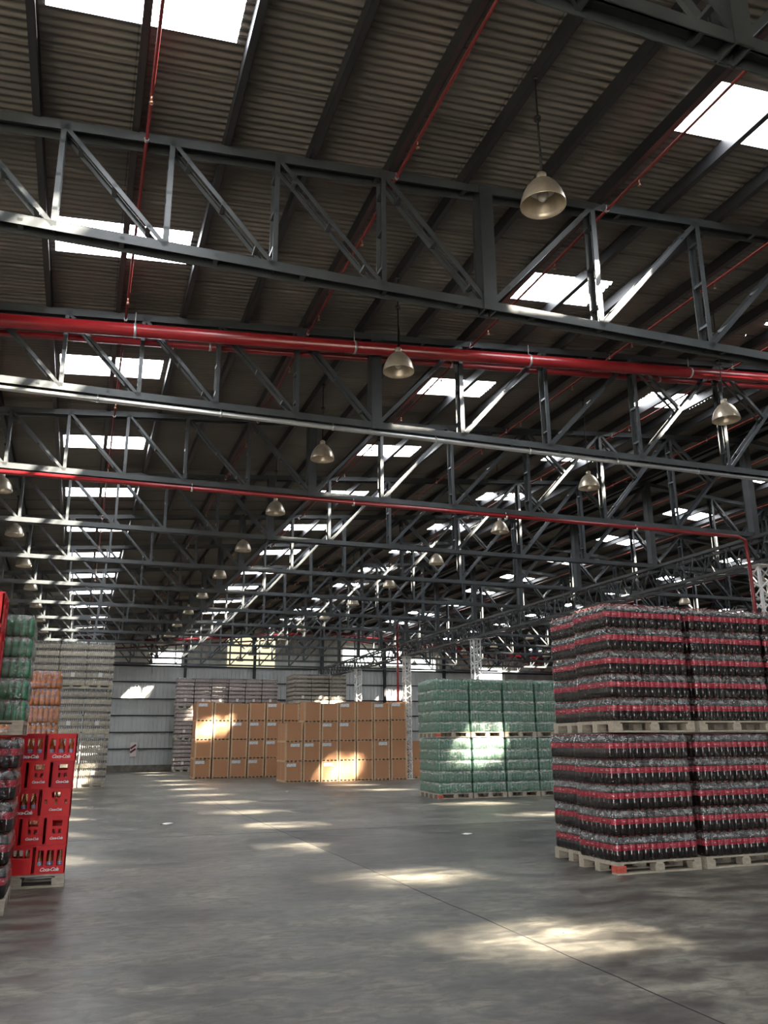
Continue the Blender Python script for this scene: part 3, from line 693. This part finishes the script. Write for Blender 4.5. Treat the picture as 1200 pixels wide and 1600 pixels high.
# green bottle stacks in the middle distance
GX = [9.21, 10.24, 11.28, 12.31]
GN = ['left end stack of the front row', 'second stack of the front row', 'third stack of the front row', 'fourth stack beside the cola', 'stack behind the left end one']
GP = [(x, 21.4) for x in GX] + [(9.30, 22.24)]
for si, ((x, y), nm) in enumerate(zip(GP, GN)):
    for lv in range(2):
        z = lv * 1.59; dx = (0.0, -0.02)[lv]; lvn = ('lower', 'upper')[lv]; rz = random.uniform(-0.01, 0.01)
        faces = ('front', 'left') if si == 0 else (('front',) if si < 4 else ('left',))
        under = 'resting on the floor' if lv == 0 else 'resting on the lower load'
        pallet(1.0, 0.75, (x + dx, y, z), rz, f'pale wooden pallet {under}, green {nm}', 'pallets under the green loads', red=(si == 0))
        load(K_GREEN, faces, (x + dx + 0.002, y + 0.002, z + PH), rz, f'{lvn} film wrapped load of green bottles, {nm}', 'bottle load', 'green bottle loads', 'bottle_load')

# wrapped stacks at the left edge
x = -0.50 - 1.2
pallet(1.2, 0.8, (x, 9.0, 0), 0, 'pale wooden pallet on the floor under the cola load at the left edge', None)
load(K_COLA, ('front',), (x + 0.01, 9.005, PH), 0, 'film wrapped load of dark cola bottles at the left edge before the red crates', 'bottle load', None, 'bottle_load')
pallet(1.0, 0.8, (-0.50 - 1.0, 9.0, 1.605), 0, 'pale wooden pallet between the left edge cola load and the small green bottles', None)
load(K_SMALL, ('front',), (-0.485 - 0.98, 9.02, 1.605 + PH), 0.0, 'film wrapped load of small green bottles above the left edge cola load', 'bottle load', None, 'bottle_load')
for lv in range(2):
    pallet(1.0, 0.8, (-1.34, 16.8, lv * 1.44), 0, ('pale wooden pallet on the floor beneath the lower orange load', 'pale wooden pallet between the two loads of orange drinks')[lv], None)
    load(K_ORANGE, ('front',), (-1.335, 16.82, lv * 1.44 + PH), 0, ('lower film wrapped load of orange drink bottles hidden behind the red crates', 'upper film wrapped load of orange drink bottles behind the small green bottles')[lv], 'bottle load', None, 'bottle_load')

# pale loads: tall stacks of film wrapped packs
def pack_layer(W, D, h, n, nd, material):
    """one layer of bottles shrunk in film: scalloped bodies, then a row of necks under the next layer"""
    m = MB(); P = []; per = []
    def edge(a, b, cnt, nrm):
        for i in range(cnt):
            for u, k in ((0, 1), (0.3, 0), (0.7, 0)):
                t = (i + u) / cnt; per.append((a[0] + (b[0] - a[0]) * t - nrm[0] * 0.010 * k, a[1] + (b[1] - a[1]) * t - nrm[1] * 0.010 * k, nrm))
    edge((0, 0), (W, 0), n, (0, -1)); edge((W, 0), (W, D), nd, (1, 0)); edge((W, D), (0, D), n, (0, 1)); edge((0, D), (0, 0), nd, (-1, 0))
    N = len(per)
    for z, ins in ((0, 0.006), (h * 0.05, 0.0), (h * 0.60, 0.0), (h * 0.64, 0.006), (h * 0.65, 0.11)):
        P += [(x - q[0] * ins, y - q[1] * ins, z) for x, y, q in per]
    m.grid(P, N, 5, wrap=True, smooth=False); e = len(m.v) - N
    m.f.append(tuple(e + i for i in range(N))); m.m.append(0); m.sm.append(False)
    pw, pd = W / n, D / nd
    for i in range(n):
        for y in (pd * 0.5, D - pd * 0.5): m.lathe([(pw * 0.34, h * 0.65), (pw * 0.26, h * 0.78), (pw * 0.24, h * 0.985)], 6, 1, ((i + 0.5) * pw, y, 0))
    for j in range(1, nd - 1):
        for xx in (pw * 0.5, W - pw * 0.5): m.lathe([(pw * 0.34, h * 0.65), (pw * 0.26, h * 0.78), (pw * 0.24, h * 0.985)], 6, 1, (xx, (j + 0.5) * pd, 0))
    return m.mesh('bottle_layer', [material, NECK])
def make_pale_load(W, D, layers, lh, material, film, key):
    r = empty('wrapped_load', (0, 0, 0)); L = pack_layer(W, D, lh, 13, 11, material)
    for l in range(layers): add('bottle_layer', L, r, (random.uniform(-0.008, 0.008), random.uniform(-0.008, 0.008), l * lh))
    m = MB(); m.box(0.02, W - 0.02, 0.02, D - 0.02, 0, 0.006); m.obj('top_sheet', PAPER, r, (0, 0, layers * lh))
    m = MB(); s = MB(); s.box(0, 0.13, -0.004, 0, 0, 0.15); s.obj('paper_slip', PAPER, r, (W * 0.45, -0.003, lh * 1.1))
    K = film_mesh(12, 10, W / 12, layers, lh, 'stretch_film', film, inset=0.012, amp=0.004); o = add('stretch_film', K, r); o.scale = (1, D / (10 * W / 12), 1)
    return r
FILM_PALE = film_mat('stretch film on pale loads', 0.03, 0.05, rough=0.25, scale=6)
pale = {}
def pale_stack(x, y, W, D, levels, layers, lh, material, names, group, pg, mkey):
    for lv in range(levels):
        z = lv * (PH + layers * lh + 0.020)
        pk = ('pal', W, D)
        if pk not in pale: pale[pk] = pallet_simple(W, D)
        j = random.uniform(-0.012, 0.012)
        tag(add('wooden_pallet', pale[pk], None, (x + j, y, z)), f'thin wooden pallet under the {names[lv]}', 'pallet', pg)
        k2 = (mkey, W, D, layers)
        if k2 not in pale: pale[k2] = r = make_pale_load(W, D, layers, lh, material, FILM_PALE, mkey)
        else: r = copy_tree(pale[k2])
        r.location = (x + j, y, z + PH); tag(r, f'film wrapped {names[lv]}', 'wrapped load', group)
LV = ('bottom', 'middle', 'top')
for i, (x, nm) in enumerate(((0.16, 'right end stack of the tall beige row'), (-0.79, 'middle stack of the tall beige row'), (-1.74, 'left stack of the tall beige row'))):
    pale_stack(x, 32.2, 0.91, 0.90, 3, 6, 0.2555, PACK, [f'{l} load, {nm}' for l in LV], 'beige loads on the left', 'pallets of the beige loads', 'beige')
for i in range(6):
    pale_stack(4.83 + i * 0.915, 46.0, 0.87, 0.88, 3, 7, 0.2075, PACK_PINK, [f'{l} pale pink load, {ORD[i + 1]} stack from the left behind cartons' for l in LV], 'pale pink loads behind the cartons', 'pallets of the pale pink loads', 'pink')
for i in range(3):
    for dpt in range(2):
        pale_stack(10.35 + i * 0.955, 42.6 + dpt * 0.95, 0.91, 0.90, 3, 7, 0.210, PACK, [f'{l} grey load, {ORD[i + 1]} stack, {("front", "rear")[dpt]} row by right cartons' for l in LV], 'grey loads behind the right cartons', 'pallets of the grey loads', 'grey')

# ------------------------------------------------------------------ cartons
def make_carton(W, D, h):
    r = empty('carton', (0, 0, 0)); sk = 0.075
    m = MB(); m.box(0.008, W - 0.008, 0.008, D - 0.008, sk, h - 0.004); m.obj('carton_body', CARD, r)
    for sx in (0.0, W - 0.07):
        m = MB(); m.box(sx, sx + 0.07, 0.0, 0.008, sk + 0.006, h - 0.006)
        ex = 0.0 if sx == 0 else W - 0.008
        m.box(ex, ex + 0.008, 0.008, 0.07, sk + 0.006, h - 0.006); m.obj('corner_board', CARD_EDGE, r)
    m = MB(); n = 5
    for i in range(n):
        x = (W - 0.06) * i / (n - 1); m.box(x, x + 0.06, 0.004, D, 0.012, sk - 0.014)
    m.box(0, W, 0, D, sk - 0.012, sk); m.box(0, W, 0, D, 0, 0.012); m.obj('skid_base', CARD_EDGE, r)
    m = MB()
    m.box(0, W, 0, D / 2 - 0.004, h - 0.004, h); m.box(0, W, D / 2 + 0.004, D, h - 0.004, h); m.obj('top_flap', CARD, r)
    return r
carton0 = None
stk = MB(); stk.box(0, 0.40, -0.004, 0, 0, 0.13); STK = stk.mesh('sticker', STICKER)
def carton(x, y, z, W, D, h, label, group, sticker):
    global carton0
    if carton0 is None: carton0 = r = make_carton(0.745, 0.74, 0.785)
    else:
        r = copy_tree(carton0)
        for c in list(r.children):
            if c.name.startswith('sticker'): bpy.data.objects.remove(c)
    r.location = (x + random.uniform(-0.008, 0.008), y + random.uniform(-0.012, 0.012), z); r.rotation_euler = (0, 0, random.uniform(-0.006, 0.006)); r.scale = (W / 0.745, 1, h / 0.785)
    tag(r, label, 'carton', group)
    if sticker is not None:
        add('sticker', STK, r, (sticker * 0.745, 0.0, 0.785 - 0.18))['label'] = 'white printed sticker'
RN = ('bottom', 'second', 'third', 'top')
L_ST = {(0, 0): 0.08, (0, 2): 0.1, (0, 3): 0.04, (2, 1): 0.2, (2, 2): 0.06, (2, 3): 0.05, (2, 4): 0.08, (1, 3): 0.05, (1, 4): 0.05, (3, 4): 0.08, (3, 0): 0.1}
for c in range(6):
    for rw in range(4):
        carton(4.77 + c * 0.762, 37.2, rw * 0.785, 0.715, 0.74, 0.783 + (0.03 * math.cos(c * 1.7) if rw == 3 else 0), f'brown carton in the left block, {ORD[c + 1]} column from the left, {RN[rw]} row', 'cartons of the left block', L_ST.get((rw, c)))
for rw in range(4):
    carton(4.80, 37.98, rw * 0.785, 0.745, 0.74, 0.783, f'brown carton behind the first column of the left block, {RN[rw]} row', 'cartons of the left block', None)
R_ST = {(0, 0): 0.1, (0, 2): 0.14, (1, 0): 0.3, (1, 1): 0.05, (1, 2): 0.05, (1, 5): 0.3, (2, 2): 0.06, (2, 3): 0.02, (3, 3): 0.05, (3, 5): 0.05, (3, 6): 0.08}
for c in range(7):
    for rw in range(3 if c == 0 else 4):
        hh = 0.735 + 0.0035 * c
        carton(7.57 + c * 0.7185, 32.35, rw * hh, 0.68, 0.74, hh - 0.002 + (0.04 * math.sin(c * 2.1) if rw == 3 else 0), f'brown carton in the right block, {ORD[c + 1]} column from the left, {RN[rw]} row', 'cartons of the right block', R_ST.get((rw, c)))
for rw in range(3):
    carton(7.59, 33.13, rw * 0.735, 0.68, 0.74, 0.733, f'brown carton behind the first column of the right block, {RN[rw]} row', 'cartons of the right block', 0.4)
for rw in range(2):
    carton(13.0, 33.15, rw * 0.745, 0.70, 0.74, 0.743, f'brown carton set back at the right end beside green bottles, {("bottom", "top")[rw]} one', 'cartons set back', None)

# ------------------------------------------------------------------ red drink crates with glass bottles
CL, CSH, CH = 0.325, 0.243, 0.297
def panel(mb, w, h, holes, along, off, t, sgn, mat_=0):
    """wall of a crate with openings; along 'x' or 'y'"""
    us = sorted(set([0, w] + [v for q in holes for v in q[:2]])); zs = sorted(set([0, h] + [v for q in holes for v in q[2:]]))
    for a, b_ in zip(us, us[1:]):
        for c, d in zip(zs, zs[1:]):
            um, zm = (a + b_) / 2, (c + d) / 2
            if any(q[0] < um < q[1] and q[2] < zm < q[3] for q in holes): continue
            y0, y1 = sorted((off, off + sgn * t))
            if along == 'x': mb.box(a, b_, y0, y1, c, d, mat_)
            else: mb.box(y0, y1, a, b_, c, d, mat_)
def crate_body(style, material):
    """long side faces -y; style picks the pattern of openings on the long side"""
    mb = MB(); t = 0.012; L, D, h = CL, CSH, CH
    long_h = {'windows': [(0.035, 0.095, 0.085, 0.245), (0.125, 0.20, 0.085, 0.245), (0.23, 0.29, 0.085, 0.245)],
              'arch': [(0.115, 0.21, 0.20, 0.26), (0.045, 0.07, 0.13, 0.18), (0.15, 0.175, 0.13, 0.18), (0.255, 0.28, 0.13, 0.18)],
              'slots': [(0.04, 0.09, 0.17, 0.255), (0.11, 0.215, 0.17, 0.255), (0.235, 0.285, 0.17, 0.255)]}[style]
    short_h = [(0.07, 0.173, 0.195, 0.258), (0.075, 0.108, 0.115, 0.165), (0.135, 0.168, 0.115, 0.165)]
    panel(mb, L, h, long_h, 'x', 0, t, 1); panel(mb, L, h, long_h, 'x', D, t, -1)
    panel(mb, D, h, short_h, 'y', 0, t, 1); panel(mb, D, h, short_h, 'y', L, t, -1)
    mb.box(0, L, 0, D, 0, 0.008)
    for y in (-0.004, D): mb.box(-0.004, L + 0.004, y, y + 0.004, h - 0.016, h - 0.002); mb.box(-0.004, L + 0.004, y, y + 0.004, 0.0, 0.012)
    for x in (-0.004, L): mb.box(x, x + 0.004, 0, D, h - 0.016, h - 0.002); mb.box(x, x + 0.004, 0, D, 0, 0.012)
    for x in (0.012, 0.03, 0.212, 0.228): 
        for xx in (-0.003, L): mb.box(xx, xx + 0.003, x, x + 0.004, 0.012, h - 0.016)
    return mb.mesh('crate_body', material)
BODY = {(s, d): crate_body(s, CRATE_DARK if d else CRATE) for s in ('windows', 'arch', 'slots') for d in (False, True)}
def divider():
    mb = MB()
    for x in (CL / 3, 2 * CL / 3): mb.box(x - 0.004, x + 0.004, 0.013, CSH - 0.013, 0.009, 0.16)
    mb.box(0.013, CL - 0.013, CSH / 2 - 0.004, CSH / 2 + 0.004, 0.009, 0.16); return mb.mesh('divider', CRATE_DARK)
DIV = divider()
def text_curve(body, size):
    c = bpy.data.curves.new('lettering', 'FONT'); c.body = body; c.size = size; c.shear = 0.35; c.align_x = 'CENTER'; c.extrude = 0.0008; c.space_character = 0.86; c.offset = 0.0012; c.resolution_u = 3
    o = bpy.data.objects.new('lettering', c); COL.objects.link(o); bpy.context.view_layer.update()
    me = bpy.data.meshes.new_from_object(o.evaluated_get(bpy.context.evaluated_depsgraph_get())); bpy.data.objects.remove(o)
    me.materials.clear(); me.materials.append(WHITE); me.name = 'lettering'; return me
TXT = text_curve('Coca-Cola', 0.052); TXT_S = text_curve('Coca-Cola', 0.036)
gb = MB(); gb.lathe([(0.026, 0.010), (0.030, 0.018), (0.031, 0.13), (0.026, 0.165), (0.014, 0.215), (0.012, 0.24), (0.014, 0.245), (0.012, 0.25)], 12); GB = gb.mesh('glass_bottle', BROWN_GLASS)
gc = MB(); gc.lathe([(0.0155, 0.25), (0.0155, 0.258), (0.012, 0.263)], 10); GC = gc.mesh('cap', CAP_METAL)
gl_ = MB(); gl_.lathe([(0.0315, 0.085), (0.0315, 0.125)], 12, caps=False); GL = gl_.mesh('label', BOTTLE_LABEL)
def crate(x, y, z, turned, style, dark, label, group, bottles=True):
    """front left corner at x, y; turned crates show their short side to the viewer"""
    r = empty('drinks_crate', (x, y, z)); tag(r, label, 'crate', group)
    rot = (0, 0, math.pi / 2) if turned else (0, 0, 0); off = (CSH, 0, 0) if turned else (0, 0, 0)
    b = add('crate_body', BODY[(style, dark)], r, off, rot)
    dv = add('divider', DIV, r, off, rot)
    if turned: add('lettering', TXT_S, r, (CSH / 2, -0.006, 0.058), (math.pi / 2, 0, 0))['label'] = 'white script lettering'
    elif style == 'windows': add('lettering', TXT, r, (CL / 2, -0.006, 0.030), (math.pi / 2, 0, 0))['label'] = 'white script lettering'
    elif style == 'arch': add('lettering', TXT_S, r, (CL / 2, -0.006, 0.060), (math.pi / 2, 0, 0))['label'] = 'white script lettering'
    else: add('lettering', TXT_S, r, (0.10, -0.006, 0.075), (math.pi / 2, math.radians(-90), 0))['label'] = 'white script lettering, turned upright'
    if bottles:
        w = CSH if turned else CL; n = 2 if turned else 3
        for i in range(n):
            for j in range(1):
                o = add('glass_bottle', GB, None, (x + w * (i + 0.5) / n, y + (0.060 if not turned else 0.055), z)); o.rotation_euler = (0, 0, random.uniform(0, 6.28))
                tag(o, 'capped glass bottle of amber drink standing inside a red crate', 'bottle', 'glass bottles in the red crates')
                add('cap', GC, o); add('label', GL, o)
CN_ = ['right end', 'second from the right', 'third from the right', 'fourth from the right']
pallet(1.0, 1.0, (-1.0, 10.50, 0), 0, 'weathered wooden pallet on the floor under the red drink crates', None)
rows = [('L', ['windows', 'slots', 'windows']), ('S', None), ('L', ['arch', 'windows', 'arch']), ('S', None), ('L', ['windows', 'windows', 'windows'])]
for rw, (kind, st) in enumerate(rows):
    z = PH + rw * 0.2985; jx = 0.004 * rw; rn = ('bottom', 'second', 'third', 'fourth', 'top')[rw]
    if kind == 'L':
        for i in range(3):
            crate(-(i + 1) * 0.3335 + jx + 0.004, 10.505, z, False, st[i], (rw == 4 and i == 1) or (rw == 2 and i == 1), f'red drinks crate in the floor stack, {rn} row, {CN_[i]}', 'red crates on the floor pallet')
        for j in range(1, 4):
            crate(-0.3335 + jx + 0.004, 10.505 + j * 0.2545, z, False, 'windows', False, f'red drinks crate in the floor stack, {rn} row, {ORD[j]} behind the right end', 'red crates on the floor pallet', False)
    else:
        for i in range(4):
            crate(-(i + 1) * 0.2505 + jx + 0.002, 10.505, z, True, 'windows', rw == 3 and i == 0, f'red drinks crate in the floor stack, {rn} row, {CN_[i]}', 'red crates on the floor pallet')
        for j in range(1, 3):
            crate(-0.2505 + jx + 0.002, 10.505 + j * 0.333, z, True, 'windows', False, f'red drinks crate in the floor stack, {rn} row, {ORD[j]} behind the right end', 'red crates on the floor pallet', False)
# tall tower of crates at the very left edge
pallet(0.8, 0.7, (-1.45, 7.95, 0), 0, 'wooden pallet on the floor under the tall crate tower at the left', None)
for rw in range(9):
    for j in range(2):
        crate(-0.72 - CL + 0.002 * rw, 7.96 + j * 0.2575, PH + rw * 0.2985, False, ('slots', 'windows', 'arch')[rw % 3], j == 1,
              f'red drinks crate in the tall tower at the left, {ORD[rw + 1]} from the floor, {("front", "rear")[j]}', 'red crates in the tall tower', False)

# ------------------------------------------------------------------ scraps on the floor
for (x, y, s, lb) in ((1.76, 17.3, 0.13, 'flattened white paper scrap alone on the floor left of the joint'), (6.3, 26.6, 0.06, 'tiny white scrap on the floor before the cartons'), (3.9, 6.5, 0.03, 'small white speck of litter beside the near floor joint'),
                      (6.25, 13.4, 0.10, 'curled white strip of film on the dark slab before the green loads')):
    m = MB(); n = 6; P = []
    for j in range(n):
        for i in range(n):
            u, v = i / (n - 1) - 0.5, j / (n - 1) - 0.5
            P.append((u * s * 1.8 + 0.1 * s * v, v * s, 0.004 + 0.10 * s * (math.sin(5 * u + 3 * v) + 1)))
    m.grid(P, n, n); tag(m.obj('paper_scrap', PAPER, loc=(x, y, 0.0), rot=(0, 0, random.uniform(-0.4, 0.4))), lb, 'litter')
